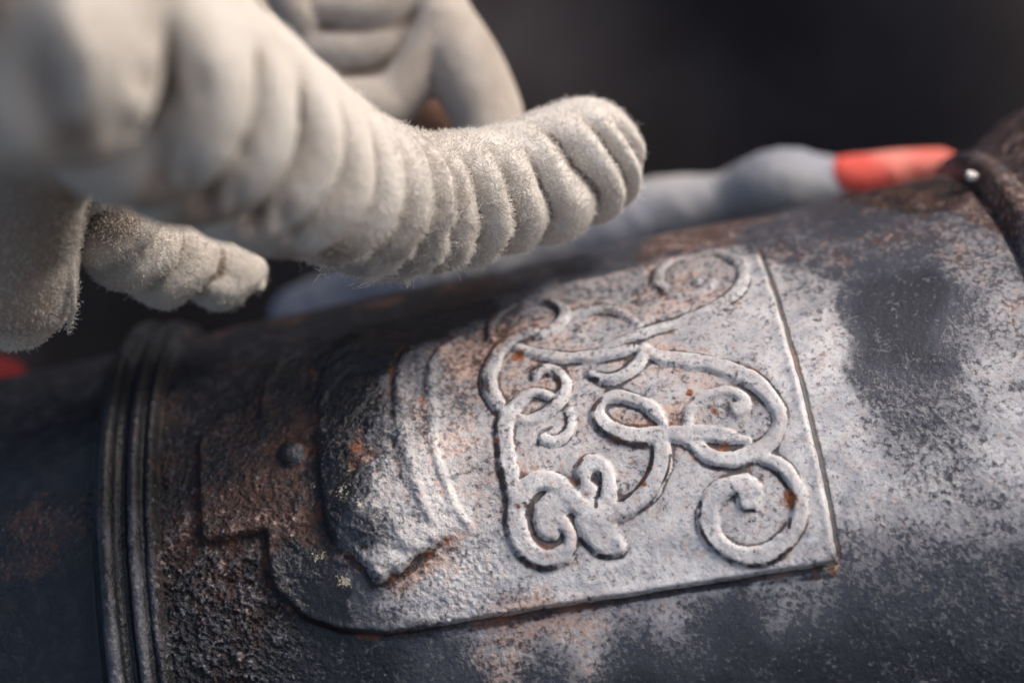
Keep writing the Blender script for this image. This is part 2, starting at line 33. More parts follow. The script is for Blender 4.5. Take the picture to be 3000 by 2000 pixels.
GRIME_SHADE = [[-0.06173,-0.11228,0.18811,0.00417],[-0.05913,-0.10275,0.17743,0.00494],[-0.05602,-0.08857,0.16577,0.00585],[-0.05315,-0.07744,0.15786,0.0055],[-0.0489,-0.07021,0.15213,0.00567],[-0.04309,-0.05302,0.13652,0.00472],[-0.03519,-0.04651,0.12931,0.00416],[-0.0264,-0.03577,0.12041,0.00446],[-0.01994,-0.02817,0.11518,0.00369],[-0.09354,-0.04588,0.15639,0.01139],[-0.10127,-0.04013,0.13965,0.01115],[-0.10363,-0.04095,0.12927,0.00847],[-0.06625,-0.10072,0.19046,0.00594],[-0.08433,-0.02318,0.14569,0.00792],[-0.08271,-0.0269,0.13909,0.00576]]
REAR = [[[-0.01413,0.08273,0.14567,0.00765],[-0.01095,0.0762,0.13406,0.00899],[-0.00631,0.06532,0.12382,0.00997],[-0.00296,0.05719,0.11394,0.00957],[-0.00222,0.05194,0.10924,0.00882]],[[-0.05139,0.06645,0.11924,0.00855],[-0.03495,0.06147,0.11868,0.00873],[-0.0255,0.06291,0.12067,0.00712],[-0.018,0.06648,0.12651,0.00668],[-0.01078,0.07187,0.13553,0.00623]],[[-0.0474,0.07864,0.13128,0.00818],[-0.03115,0.07268,0.12902,0.00765],[-0.01791,0.07436,0.13123,0.00675]],[[-0.03958,0.07976,0.14189,0.0063],[-0.02467,0.0784,0.13867,0.00765],[-0.00958,0.08019,0.14097,0.0072]],[[-0.05224,0.08506,0.15188,0.0054],[-0.04697,0.07931,0.14151,0.00648],[-0.04472,0.07847,0.13085,0.00545]],[[-0.06962,0.10273,0.14748,0.01029],[-0.06328,0.10007,0.13339,0.01039],[-0.05557,0.09528,0.11549,0.00858]],[[-0.0626,0.12841,0.11035,0.01931],[-0.04396,0.12352,0.10982,0.02116],[-0.02941,0.12161,0.10568,0.01914]],[[-0.02878,0.11969,0.0932,0.01321],[-0.01657,0.11475,0.09293,0.0131]]]
REAR_STAIN = [[-0.01722,0.09651,0.09735,0.01457]]
CLOTH = [[[-0.07369,0.11954,0.03189,0.00971],[-0.05323,0.11678,0.03499,0.01231],[-0.02566,0.10744,0.04433,0.01356],[0.0172,0.10251,0.05147,0.01231],[0.04334,0.10046,0.05549,0.01067],[0.06039,0.09687,0.05732,0.00806]],[[0.04635,0.10331,0.05124,0.00513],[0.06147,0.09706,0.05759,0.00806],[0.07585,0.09024,0.06301,0.01039],[0.08746,0.08929,0.06069,0.0091],[0.09696,0.08796,0.05783,0.00792]]]
RED_END = [[0.09437,0.08911,0.06,0.0097],[0.1034,0.08931,0.05984,0.0091],[0.11559,0.09006,0.06046,0.00693],[0.1243,0.09077,0.06123,0.00416],[0.12869,0.0905,0.06051,0.00139]]
RED_LEFT = [[-0.18403,0.09594,0.04213,0.01241],[-0.16959,0.09558,0.04069,0.01034],[-0.16126,0.09559,0.04025,0.00621]]
SEAM = [[-0.08467,-0.01954,0.15209,0.00065],[-0.08811,-0.02367,0.14504,0.00072],[-0.09085,-0.02785,0.13788,0.00072],[-0.09288,-0.03207,0.1306,0.00072],[-0.09458,-0.03361,0.12345,0.00065],[-0.09729,-0.03386,0.11863,0.00058]]
THREADS = [[[-0.02682,-0.0292,0.11832,0.00103],[-0.03583,-0.03075,0.1161,0.00066],90],[[-0.02454,-0.02752,0.11658,0.00074],[-0.024,-0.02986,0.11247,0.00037],45],[[-0.03308,-0.03082,0.12037,0.00073],[-0.03425,-0.03166,0.11896,0.00036],20],[[-0.03956,-0.03406,0.12414,0.00144],[-0.04022,-0.03492,0.12266,0.00058],30]]
CHIPS = [[0.11024,0.0132,0.09412,0.00165],[-0.07358,0.02727,0.07729,0.00149],[-0.01998,-0.02185,0.11719,0.00045]]
JACKET_C = [-2e-05,0.37291,-0.02782,0.00157]

sc = bpy.context.scene
col = sc.collection
# ------------------------------------------------------------------ camera
cam_d = bpy.data.cameras.new('camera'); cam = bpy.data.objects.new('camera', cam_d); col.objects.link(cam)
m = Matrix([CAMROT[i] + [CAMLOC[i]] for i in range(3)] + [[0, 0, 0, 1]])
cam.matrix_world = m
cam_d.sensor_width = 36.0; cam_d.lens = LENS; cam_d.clip_start = 0.01; cam_d.clip_end = 60
cam_d.dof.use_dof = True; cam_d.dof.focus_distance = 0.822 * S; cam_d.dof.aperture_fstop = 4.6
cam_d.dof.aperture_blades = 9
sc.camera = cam
# ------------------------------------------------------------------ sky and sun (soft, hazy daylight)
sun_cam = Vector((0.56, 0.78, 0.30)).normalized()            # towards the light, seen from the camera
sun_dir = (m.to_3x3() @ sun_cam).normalized()
elev = math.asin(sun_dir.z); azim = math.atan2(sun_dir.x, sun_dir.y)
world = bpy.data.worlds.new('World'); sc.world = world; world.use_nodes = True
wn = world.node_tree; bg = wn.nodes['Background']
sky = wn.nodes.new('ShaderNodeTexSky'); sky.sky_type = 'NISHITA'; sky.sun_disc = False
sky.sun_elevation = elev; sky.sun_rotation = azim; sky.air_density = 1.0; sky.dust_density = 6.0; sky.ozone_density = 1.0
wn.links.new(sky.outputs[0], bg.inputs[0]); bg.inputs[1].default_value = 0.10
sl = bpy.data.lights.new('sun', 'SUN'); sl.energy = 1.15; sl.angle = math.radians(26); sl.color = (1.0, 0.97, 0.94)
so = bpy.data.objects.new('sun', sl); col.objects.link(so)
so.rotation_euler = (-sun_dir).to_track_quat('-Z', 'Y').to_euler()
sc.view_settings.view_transform = 'Standard'; sc.view_settings.look = 'None'
sc.view_settings.gamma = 1; sc.view_settings.exposure = .90

# ------------------------------------------------------------------ helpers
def tag(o, label=None, cat=None, group=None, kind=None):
    if label: o['label'] = label
    if cat: o['category'] = cat
    if group: o['group'] = group
    if kind: o['kind'] = kind
    return o
def empty(name, loc=(0, 0, 0)):
    o = bpy.data.objects.new(name, None); o.location = loc; col.objects.link(o); o.empty_display_size = 0.05; return o
def mesh_obj(name, V, F, mat, parent=None, normals=None, attrs=None, smooth=True):
    """V (n,3) F (m,4 or 3) numpy"""
    me = bpy.data.meshes.new(name); n = len(V); q = F.shape[1]; mF = len(F)
    me.vertices.add(n); me.vertices.foreach_set('co', np.ascontiguousarray(V, np.float32).ravel())
    me.loops.add(mF * q); me.loops.foreach_set('vertex_index', np.ascontiguousarray(F, np.int32).ravel())
    me.polygons.add(mF); me.polygons.foreach_set('loop_start', np.arange(0, mF * q, q, dtype=np.int32))
    me.update(calc_edges=True)
    if smooth: me.polygons.foreach_set('use_smooth', np.ones(mF, bool))
    if attrs:
        for k_, v_ in attrs.items():
            at = me.attributes.new(k_, 'FLOAT', 'POINT'); at.data.foreach_set('value', np.ascontiguousarray(v_, np.float32))
    me.validate()
    if normals is not None:
        me.normals_split_custom_set_from_vertices(normals.tolist())
    me.materials.append(mat)
    o = bpy.data.objects.new(name, me); col.objects.link(o)
    if parent: o.parent = parent
    return o
def vnoise(x, y, seed):
    r = np.random.default_rng(seed); G = r.random((257, 257)) * 2 - 1; G[256] = G[0]; G[:, 256] = G[:, 0]
    xi = np.floor(x).astype(int); yi = np.floor(y).astype(int); fx = x - xi; fy = y - yi
    fx = fx * fx * (3 - 2 * fx); fy = fy * fy * (3 - 2 * fy); xi %= 256; yi %= 256
    return (G[xi, yi] * (1 - fx) + G[xi + 1, yi] * fx) * (1 - fy) + (G[xi, yi + 1] * (1 - fx) + G[xi + 1, yi + 1] * fx) * fy
def fbm(x, y, seed, octs=4, gain=.5):
    a = 1.; t = 0; s_ = 0
    for i in range(octs):
        t = t + a * vnoise(x * 2 ** i + 13.7 * i, y * 2 ** i + 7.1 * i, seed + i); s_ += a; a *= gain
    return t / s_
def sstep(a, b, x):
    t = np.clip((x - a) / (b - a), 0, 1); return t * t * (3 - 2 * t)

# ------------------------------------------------------------------ node material helper
class NT:
    def __init__(self, name):
        self.m = bpy.data.materials.new(name); self.m.use_nodes = True; self.t = self.m.node_tree
        self.p = self.t.nodes['Principled BSDF']
    def n(self, typ, **kw):
        nd = self.t.nodes.new(typ)
        for k_, v_ in kw.items(): setattr(nd, k_, v_)
        return nd
    def l(self, a, b): self.t.links.new(a, b)
    def val(self, nd_in, v):
        if hasattr(v, 'links') or hasattr(v, 'is_output'): self.l(v, nd_in)
        else: nd_in.default_value = v
    def math(self, op, a, b=0.0, c=None, clamp=False):
        nd = self.n('ShaderNodeMath', operation=op, use_clamp=clamp); self.val(nd.inputs[0], a); self.val(nd.inputs[1], b)
        if c is not None: self.val(nd.inputs[2], c)
        return nd.outputs[0]
    def noise(self, vec, scale, detail=3, rough=.55, dist=0.0, w=None):
        nd = self.n('ShaderNodeTexNoise'); self.l(vec, nd.inputs['Vector']); nd.inputs['Scale'].default_value = scale
        nd.inputs['Detail'].default_value = detail; nd.inputs['Roughness'].default_value = rough; nd.inputs['Distortion'].default_value = dist
        return nd.outputs['Fac']
    def vor(self, vec, scale, feature='F1'):
        nd = self.n('ShaderNodeTexVoronoi', feature=feature); self.l(vec, nd.inputs['Vector']); nd.inputs['Scale'].default_value = scale
        return nd.outputs['Distance']
    def attr(self, name):
        return self.n('ShaderNodeAttribute', attribute_name=name).outputs['Fac']
    def rng(self, v, a, b, c=0., d=1.):
        nd = self.n('ShaderNodeMapRange', interpolation_type='SMOOTHSTEP'); self.val(nd.inputs[0], v)
        for i, q in enumerate((a, b, c, d)): self.val(nd.inputs[1 + i], q)
        return nd.outputs[0]
    def mix(self, f, a, b):
        nd = self.n('ShaderNodeMix', data_type='RGBA'); self.val(nd.inputs[0], f)
        for s_, v_ in ((6, a), (7, b)):
            if isinstance(v_, tuple): nd.inputs[s_].default_value = (*v_, 1)
            else: self.l(v_, nd.inputs[s_])
        return nd.outputs[2]
    def mixf(self, f, a, b):
        nd = self.n('ShaderNodeMix', data_type='FLOAT'); self.val(nd.inputs[0], f); self.val(nd.inputs[2], a); self.val(nd.inputs[3], b)
        return nd.outputs[0]
    def bump(self, h, dist, strength=1.0, normal=None):
        nd = self.n('ShaderNodeBump'); nd.inputs['Strength'].default_value = strength; nd.inputs['Distance'].default_value = dist
        self.l(h, nd.inputs['Height'])
        if normal is not None: self.l(normal, nd.inputs['Normal'])
        return nd.outputs[0]

# ------------------------------------------------------------------ iron: black paint worn off, pale oxide, rust
def iron_material():
    t = NT('weathered_iron'); pos = t.n('ShaderNodeTexCoord').outputs['Object']
    n1 = t.noise(pos, 260, 5, .62, .3); n2 = t.noise(pos, 900, 4, .6); n3 = t.noise(pos, 90, 4, .6, .4); n4 = t.noise(pos, 2200, 2, .6)
    pale_a = t.attr('pale'); rust_a = t.attr('rust'); cav = t.attr('cavity'); grit = t.attr('grit')
    spot = t.attr('spot'); crust = t.attr('crust')
    # paint remains -> pale oxide, painted sheen and left-side shade included
    nn = t.math('ADD', t.math('MULTIPLY', n1, .45), t.math('MULTIPLY', n2, .55))
    thr = t.math('SUBTRACT', pale_a, t.math('MULTIPLY', t.math('SUBTRACT', nn, .5), t.math('ADD', 2.5, t.math('MULTIPLY', t.attr('speck'), 2.0))))
    palef = t.rng(thr, .16, .86)
    palef = t.math('MULTIPLY', palef, t.rng(pale_a, .01, .12))
    tone = t.mix(t.rng(n3, .35, .65), (.43, .415, .415), (.60, .585, .58))
    tone = t.mix(t.math('MULTIPLY', t.rng(n2, .54, .70), .45), tone, (.16, .165, .19))
    tone = t.mix(t.math('MULTIPLY', t.rng(n4, .56, .70), .3), tone, (.66, .65, .64))
    tone = t.mix(t.math('MULTIPLY', t.rng(t.noise(pos, 190, 4, .65, .8), .48, .62), .55), tone, (.27, .28, .32))
    tone = t.mix(t.math('MULTIPLY', t.rng(t.noise(pos, 430, 4, .65, .5), .54, .66), .60), tone, (.46, .35, .30))
    tone = t.mix(t.math('MULTIPLY', t.rng(t.noise(pos, 1300, 3, .6, .3), .60, .70), .75), tone, (.11, .105, .115))
    tone = t.mix(t.rng(pale_a, .35, .92), t.mix(t.rng(n1, .35, .65), (.15, .15, .165), (.26, .25, .25)), tone)
    paint = t.mix(t.rng(n1, .45, .7), (.009, .010, .013), (.018, .019, .024))
    bluegrey = t.mix(t.rng(n2, .35, .65), (.036, .038, .050), (.062, .065, .082))
    paint = t.mix(t.math('MULTIPLY', t.rng(pale_a, .09, .19), .9), paint, bluegrey)  # paint turns blue grey as the pale value rises
    c = t.mix(palef, paint, tone)
    # scattered bright flecks where the paint is pitted
    c = t.mix(t.math('MULTIPLY', t.rng(t.noise(pos, 3200, 2, .5), .68, .74), t.rng(t.attr('speck'), .15, .8, .15, .8)), c, (.42, .41, .42))
    # pinkish rust bloom, deep rust and painted shade in the cavities
    rn = t.math('ADD', t.math('MULTIPLY', n3, .45), t.math('MULTIPLY', t.noise(pos, 620, 4, .7, .6), .55))
    rf = t.rng(t.math('ADD', t.math('MULTIPLY', rust_a, .53), rn), .66, .86)
    bloom = t.mix(palef, (.075, .036, .025), (.46, .31, .25))
    c = t.mix(t.math('MULTIPLY', rf, .85), c, bloom)
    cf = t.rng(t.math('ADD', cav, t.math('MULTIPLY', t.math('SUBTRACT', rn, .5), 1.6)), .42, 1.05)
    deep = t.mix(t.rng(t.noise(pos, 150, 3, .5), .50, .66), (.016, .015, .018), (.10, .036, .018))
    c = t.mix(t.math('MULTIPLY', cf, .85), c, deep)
    sf = t.rng(t.math('ADD', spot, t.math('MULTIPLY', t.math('SUBTRACT', rn, .5), 2.6)), .30, .85)
    c = t.mix(sf, c, t.mix(t.rng(n2, .4, .6), (.12, .035, .014), (.30, .10, .035)))
    kf = t.rng(t.math('ADD', crust, t.math('MULTIPLY', t.math('SUBTRACT', t.noise(pos, 1300, 3, .6), .5), 4.0)), .45, .75)
    c = t.mix(t.math('MULTIPLY', kf, t.rng(crust, .02, .3, 0., .75)), c, t.mix(n1, (.42, .34, .22), (.60, .55, .42)))
    t.l(c, t.p.inputs['Base Color'])
    rough = t.mixf(palef, t.rng(n1, .3, .7, .26, .42), .60)
    rough = t.math('ADD', rough, t.math('MULTIPLY', rf, .16))
    t.l(rough, t.p.inputs['Roughness'])
    t.p.inputs['Specular IOR Level'].default_value = .38
    g = t.math('ADD', t.math('MULTIPLY', grit, .9), .12)
    h = t.math('ADD', t.math('MULTIPLY', t.noise(pos, 800, 3, .6, .3), .5), t.math('MULTIPLY', t.noise(pos, 2100, 3, .6), .45))
    h = t.math('MULTIPLY', h, g)
    h = t.math('ADD', h, t.math('MULTIPLY', t.rng(thr, .25, .6), .10))
    t.l(t.bump(h, .00085, 1.0), t.p.inputs['Normal'])
    return t.m
IRON = iron_material()

# ------------------------------------------------------------------ barrel height field
def ring_profile(u):
    """radial offset of the turned mouldings along the barrel"""
    h = np.zeros_like(u)
    def bead(c, w, a): return a * np.sqrt(np.clip(1 - ((u - c) / w) ** 2, 0, 1))
    h += .0065 * (1 - sstep(-.2035, -.1965, u)) + .0025 * (1 - sstep(-.2290, -.2240, u)) * -1
    h = np.maximum(h, .0065 * (u < -.2000) * 1.0 + bead(-.2222, .0046, .0075))
    h = np.maximum(h, .0060 * (u < -.2000) + bead(-.2178, .0022, .0022))
    h = np.maximum(h, bead(-.2085, .0048, .0112)); h = np.maximum(h, bead(-.2010, .0034, .0080))
    h = h - .007 * (1 - sstep(-.233, -.2265, u))
    # groove and flared reinforce at the right
    g = np.exp(-((u - .2475) / .0028) ** 2) * -.0050
    h = h + g + .0065 * sstep(.2480, .2510, u) + .0035 * np.sqrt(np.clip(1 - ((u - .2575) / .006) ** 2, 0, 1)) + .020 * sstep(.258, .300, u)
    return h
NU = 1118
uu = np.linspace(-.340, .330, NU)
thd = np.concatenate([np.arange(-8, 14, .42), np.arange(14, 32, .24), np.arange(32, 112.01, .172)])
tt = np.radians(thd); NTH = len(tt)
U, TH = np.meshgrid(uu, tt, indexing='ij'); SS = TH * R
def seg_field(strokes, wide=1.0):
    H = np.zeros(U.shape); L = np.full(U.shape, -1, int)
    du = uu[1] - uu[0]; srow = tt * R
    for si, (pts, hh) in enumerate(strokes):
        # Catmull-Rom resample
        P = np.array(pts); Q = []
        for i in range(len(P) - 1):
            p0 = P[max(i - 1, 0)]; p1 = P[i]; p2 = P[i + 1]; p3 = P[min(i + 2, len(P) - 1)]
            for q in np.linspace(0, 1, 6, endpoint=False):
                Q.append(.5 * ((2 * p1) + (-p0 + p2) * q + (2 * p0 - 5 * p1 + 4 * p2 - p3) * q * q + (-p0 + 3 * p1 - 3 * p2 + p3) * q ** 3))
        Q.append(P[-1]); Q = np.array(Q); pad = Q[:, 2].max() * 1.3 + .001
        i0 = max(int((Q[:, 0].min() - pad - uu[0]) / du), 0); i1 = min(int((Q[:, 0].max() + pad - uu[0]) / du) + 2, NU)
        j0 = np.searchsorted(srow, Q[:, 1].min() - pad); j1 = np.searchsorted(srow, Q[:, 1].max() + pad)
        u_ = U[i0:i1, j0:j1]; s_ = SS[i0:i1, j0:j1]
        wob = 1 + .20 * vnoise(u_ * 110, s_ * 110, 40 + si) + .07 * vnoise(u_ * 420, s_ * 420, 70 + si)
        best = np.zeros(u_.shape)
        for a_, b_ in zip(Q[:-1], Q[1:]):
            d = b_[:2] - a_[:2]; LL = max(d @ d, 1e-12)
            t = np.clip(((u_ - a_[0]) * d[0] + (s_ - a_[1]) * d[1]) / LL, 0, 1)
            dist = np.hypot(u_ - a_[0] - t * d[0], s_ - a_[1] - t * d[1]); w = (a_[2] + (b_[2] - a_[2]) * t) * wob * wide
            q = dist / w
            v = np.clip(1 - np.clip(q / 1.12, 0, 1) ** 2.6, 0, 1) ** .62 * np.clip(w / .0030, .6, 1.15)
            best = np.maximum(best, v)
        hn = np.minimum(best, .93 + .06 * vnoise(u_ * 300, s_ * 300, 90 + si)) * abs(hh) * 1.45 * (.95 + .18 * vnoise(u_ * 45, s_ * 45, 120 + si))
        if hh < 0:
            H[i0:i1, j0:j1] -= hn; continue
        cur = H[i0:i1, j0:j1]; lab = L[i0:i1, j0:j1]
        lab[(hn > cur) & (hn > .5 * hh)] = si
        # smooth maximum so that crossing ridges weld like a casting
        k_ = .0004; H[i0:i1, j0:j1] = np.where(hn > 0, np.maximum(cur, hn) + k_ * np.exp(-np.abs(cur - hn) / k_) * .5 * (cur > 0), cur)
    return H, L
def poly_sdf(poly):
    d = np.full(U.shape, 1e9); ins = np.zeros(U.shape, bool); P = np.array(poly)
    for i in range(len(P)):
        a_ = P[i]; b_ = P[(i + 1) % len(P)]; e = b_ - a_
        t = np.clip(((U - a_[0]) * e[0] + (SS - a_[1]) * e[1]) / max(e @ e, 1e-12), 0, 1)
        d = np.minimum(d, np.hypot(U - a_[0] - t * e[0], SS - a_[1] - t * e[1]))
        c_ = ((a_[1] > SS) != (b_[1] > SS)) & (U < (b_[0] - a_[0]) * (SS - a_[1]) / (b_[1] - a_[1] + 1e-15) + a_[0])
        ins ^= c_
    return np.where(ins, -d, d)
def blur(A, n):
    for ax in (0, 1):
        for _ in range(2):
            c_ = np.cumsum(np.pad(A, [(n + 1, n) if i == ax else (0, 0) for i in (0, 1)], mode='edge'), axis=ax)
            A = (np.take(c_, range(2 * n + 1, c_.shape[ax]), axis=ax) - np.take(c_, range(0, c_.shape[ax] - 2 * n - 1), axis=ax)) / (2 * n + 1)
    return A
wobble = .0006 * fbm(U * 90, SS * 90, 5, 3)
sp = poly_sdf(PLATE) + wobble
sc_ = poly_sdf(CROWN) + .0024 * fbm(U * 110, SS * 110, 9, 3)
plateH = .0048 * (1 - sstep(-.0016, .0004, sp)) + .0005 * np.exp(-((sp + .003) / .002) ** 2)
crfade = 1 - sstep(-.080, -.030, U)
crownH = .0050 * (1 - sstep(-.0050, .0006, sc_)) + .0040 * (1 - sstep(-.022, -.002, sc_))
crownH = crownH * crfade + .0018 * np.clip(.3 + 1.6 * fbm(U * 75, SS * 75, 131, 3), -1, 1.3) * (sc_ < -.001) * (1 - sstep(-.085, -.055, U))
strokeH, strokeL = seg_field(STROKES, 1.07)
crH, _ = seg_field(CROWN_RIDGES); cutH, _ = seg_field(CUTS); tabH, _ = seg_field(TAB_RIDGES)
od = np.hypot(U - ORB[0], (SS - ORB[1])); od = od * (1 + .30 * fbm(U * 130, SS * 130, 15, 3)); orbH = .0068 * np.clip(1 - (od / ORB[2]) ** 2, 0, 1) ** .6
relief = strokeH + crH + cutH * 1.1 + tabH + np.maximum(crownH, orbH)
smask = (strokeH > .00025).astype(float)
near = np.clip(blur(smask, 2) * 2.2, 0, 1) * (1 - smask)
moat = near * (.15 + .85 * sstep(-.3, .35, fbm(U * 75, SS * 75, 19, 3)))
relief = relief + plateH - .0006 * moat
# surface state fields; pale also carries painted sheen, orb highlight and left-side shade
sw = np.zeros(U.shape); pale = np.zeros(U.shape); rust = np.zeros(U.shape); bumpf = np.zeros(U.shape)
uw = U + .006 * fbm(U * 55, SS * 55, 21, 4) + .0035 * fbm(U * 240, SS * 240, 22, 3); s2 = SS + .006 * fbm(U * 55, SS * 55, 31, 4) + .0035 * fbm(U * 240, SS * 240, 32, 3)
for cu, cs, cr, a_, b_, c_ in STATE:
    r_ = cr * 1.0; i0 = np.searchsorted(uu, cu - 5 * r_); i1 = np.searchsorted(uu, cu + 5 * r_)
    sl_ = (slice(i0, i1), slice(None))
    w = np.exp(-((uw[sl_] - cu) ** 2 + (s2[sl_] - cs) ** 2) / (r_ * .92) ** 2)
    w = w + 1e-5 * np.exp(-((uw[sl_] - cu) ** 2 + (s2[sl_] - cs) ** 2) / (r_ * 1.8) ** 2)
    sw[sl_] += w; pale[sl_] += w * a_; rust[sl_] += w * b_; bumpf[sl_] += w * c_
sw = sw + 1e-9; pale = (pale + 1e-9 * .1) / sw; rust = (rust + 1e-9 * .2) / sw; bumpf = (bumpf + 1e-9 * .3) / sw
pale = sstep(0, 1, pale) * .35 + pale * .65
pit = fbm(U * 620, SS * 560, 51, 3, .6); big = fbm(U * 200, SS * 200, 61, 3)
bumpf = bumpf * (1 - .65 * sstep(-.232, -.228, U) * (1 - sstep(-.203, -.197, U)))
hb_ = bumpf * (1 - .68 * sstep(-.06, .0, U))
rough_h = hb_ * (.0010 * pit + .0008 * big)
pock = np.clip(fbm(U * 330, SS * 330, 81, 2) - .42, 0, 1) * -.0028 * (hb_ * .7 + .08)
relief = blur(relief, 1)
dents = .0010 * fbm(U * 28, SS * 28, 91, 3)
Hh = relief + rough_h + pock + dents * .6
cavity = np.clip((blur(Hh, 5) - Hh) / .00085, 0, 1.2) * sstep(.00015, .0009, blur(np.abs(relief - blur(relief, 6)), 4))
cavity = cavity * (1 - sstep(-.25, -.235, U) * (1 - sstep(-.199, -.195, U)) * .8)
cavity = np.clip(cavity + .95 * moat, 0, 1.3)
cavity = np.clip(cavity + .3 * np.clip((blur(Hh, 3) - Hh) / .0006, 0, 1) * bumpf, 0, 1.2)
dkH, _ = seg_field(DARK_LINES); dk = np.clip(dkH / (np.percentile(dkH[dkH > 0], 80)), 0, 1) ** 1.3  # grime plus painted shade along ridge feet and the plate's lower edge
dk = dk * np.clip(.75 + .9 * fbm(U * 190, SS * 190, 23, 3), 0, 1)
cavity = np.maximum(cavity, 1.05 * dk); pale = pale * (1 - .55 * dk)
hollow = np.clip((blur(relief, 16) - relief) / .0011, 0, 1) * (sp < -.001) * (strokeH < .0006)
rust = np.clip(rust + .26 * hollow, 0, 1.2); pale = pale * (1 - .25 * hollow)
spot = np.zeros(U.shape); crust = np.zeros(U.shape)
for tbl, fld in ((RUST_SPOTS, spot), (CRUST, crust)):
    for cu, cs, cr, v in tbl:
        fld += v * np.exp(-((U - cu) ** 2 + (SS - cs) ** 2) / (cr * 1.1) ** 2)
spot += sstep(.45, .75, cavity) * .33 * (fbm(U * 60, SS * 60, 17, 2) > .15)
RP = ring_profile(U)
ringm = sstep(-.236, -.228, U) * (1 - sstep(-.203, -.197, U))
rust = rust * (1 - .5 * ringm)
# bead highlights painted pale along the crests
crest = np.clip((RP - blur(RP, 12)) / .0025, 0, 1) * ringm
pale = np.clip(pale + crest * .45 * sstep(.9, 1.3, TH) * (.5 + fbm(U * 60, SS * 60, 77, 3)), 0, 1)
pale = np.clip(pale + np.clip(rough_h / .0009, -1, 1) * .13 * sstep(.6, 1.3, bumpf), 0, 1)  # glints painted as paler bump tops
Rad = R + K * U + RP + Hh
up = math.radians(THUP)
def to_xyz(u_, th_, r_):
    return np.stack([u_ * S, -np.sin(th_ - up) * r_ * S, np.cos(th_ - up) * r_ * S], -1)
XYZ = to_xyz(U, TH, Rad)
du = np.gradient(XYZ, axis=0); dv = np.gradient(XYZ, axis=1); NRM = np.cross(dv, du); NRM /= np.linalg.norm(NRM, axis=-1, keepdims=True)
rad_dir = np.stack([0 * U, -np.sin(TH - up), np.cos(TH - up)], -1)
if (NRM * rad_dir).sum(-1).mean() < 0: NRM = -NRM; FLIP = True
else: FLIP = False
# face labels
idx = np.arange(NU * NTH).reshape(NU, NTH)
F = np.stack([idx[:-1, :-1], idx[1:, :-1], idx[1:, 1:], idx[:-1, 1:]], -1)
lab = np.zeros((NU - 1, NTH - 1), int); Uf = U[:-1, :-1]
lab[(Uf < -.1985) & (Uf > -.2300)] = 1; lab[Uf > .2475] = 2
lab[(sp[:-1, :-1] < .0004) & (lab == 0)] = 3
lab[(sc_[:-1, :-1] < .0004) & (lab == 3)] = 4
lab[(od[:-1, :-1] < ORB[2]) & (lab >= 3)] = 5
sl2 = strokeL[:-1, :-1]; mk = (sl2 >= 0) & (lab >= 3)
lab[mk] = 10 + sl2[mk]
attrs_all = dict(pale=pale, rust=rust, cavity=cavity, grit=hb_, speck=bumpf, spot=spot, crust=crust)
# test winding
f0 = F[500, 300]; X = XYZ.reshape(-1, 3); nn_ = np.cross(X[f0[1]] - X[f0[0]], X[f0[2]] - X[f0[0]])
if nn_ @ NRM.reshape(-1, 3)[f0[0]] < 0: F = F[..., ::-1]
def coarse(u0, u1, nu, t0, t1, nt):
    us = np.linspace(u0, u1, nu); ts = np.radians(np.linspace(t0, t1, nt)); A, B = np.meshgrid(us, ts, indexing='ij')
    X_ = to_xyz(A, B, R + K * A + ring_profile(A)).reshape(-1, 3); ix = np.arange(nu * nt).reshape(nu, nt)
    f = np.stack([ix[:-1, :-1], ix[1:, :-1], ix[1:, 1:], ix[:-1, 1:]], -1).reshape(-1, 4)
    c_ = X_[f[0]]; n_ = np.cross(c_[1] - c_[0], c_[2] - c_[0]); mid = c_.mean(0) * np.array([0, 1, 1])
    if n_ @ mid < 0: f = f[:, ::-1]
    return X_, f
def build_part(name, label_id, parent, extra=()):
    f = F[lab == label_id]
    vi, inv = np.unique(f, return_inverse=True); f = inv.reshape(f.shape)
    V = X[vi]; N = NRM.reshape(-1, 3)[vi]; at = {k_: v_.reshape(-1)[vi] for k_, v_ in attrs_all.items()}
    for (Vx, fx) in extra:
        f = np.concatenate([f, fx + len(V)])
        ny = Vx * np.array([0, 1, 1]); ny /= np.linalg.norm(ny, axis=1, keepdims=True)
        V = np.concatenate([V, Vx]); N = np.concatenate([N, ny])
        for k_ in at: at[k_] = np.concatenate([at[k_], np.full(len(Vx), dict(pale=.08, rust=.25, cavity=0, grit=.3, speck=.3, spot=0, crust=0)[k_])])
    return mesh_obj(name, V, f, IRON, parent, normals=N, attrs=at)
barrel = empty('cannon_barrel', (0, 0, 0))
tag(barrel, 'old cast iron cannon barrel with worn black paint, rust and a raised crowned cypher panel', 'cannon barrel')
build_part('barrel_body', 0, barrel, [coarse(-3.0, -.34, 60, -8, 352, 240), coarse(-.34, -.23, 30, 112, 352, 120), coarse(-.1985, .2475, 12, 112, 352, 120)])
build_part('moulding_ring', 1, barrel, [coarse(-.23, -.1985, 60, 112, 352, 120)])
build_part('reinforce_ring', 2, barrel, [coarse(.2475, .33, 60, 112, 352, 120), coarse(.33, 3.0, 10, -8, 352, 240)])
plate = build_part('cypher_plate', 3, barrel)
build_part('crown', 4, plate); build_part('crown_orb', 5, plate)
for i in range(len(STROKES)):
    if (lab == 10 + i).any(): build_part('cypher_scroll', 10 + i, plate)

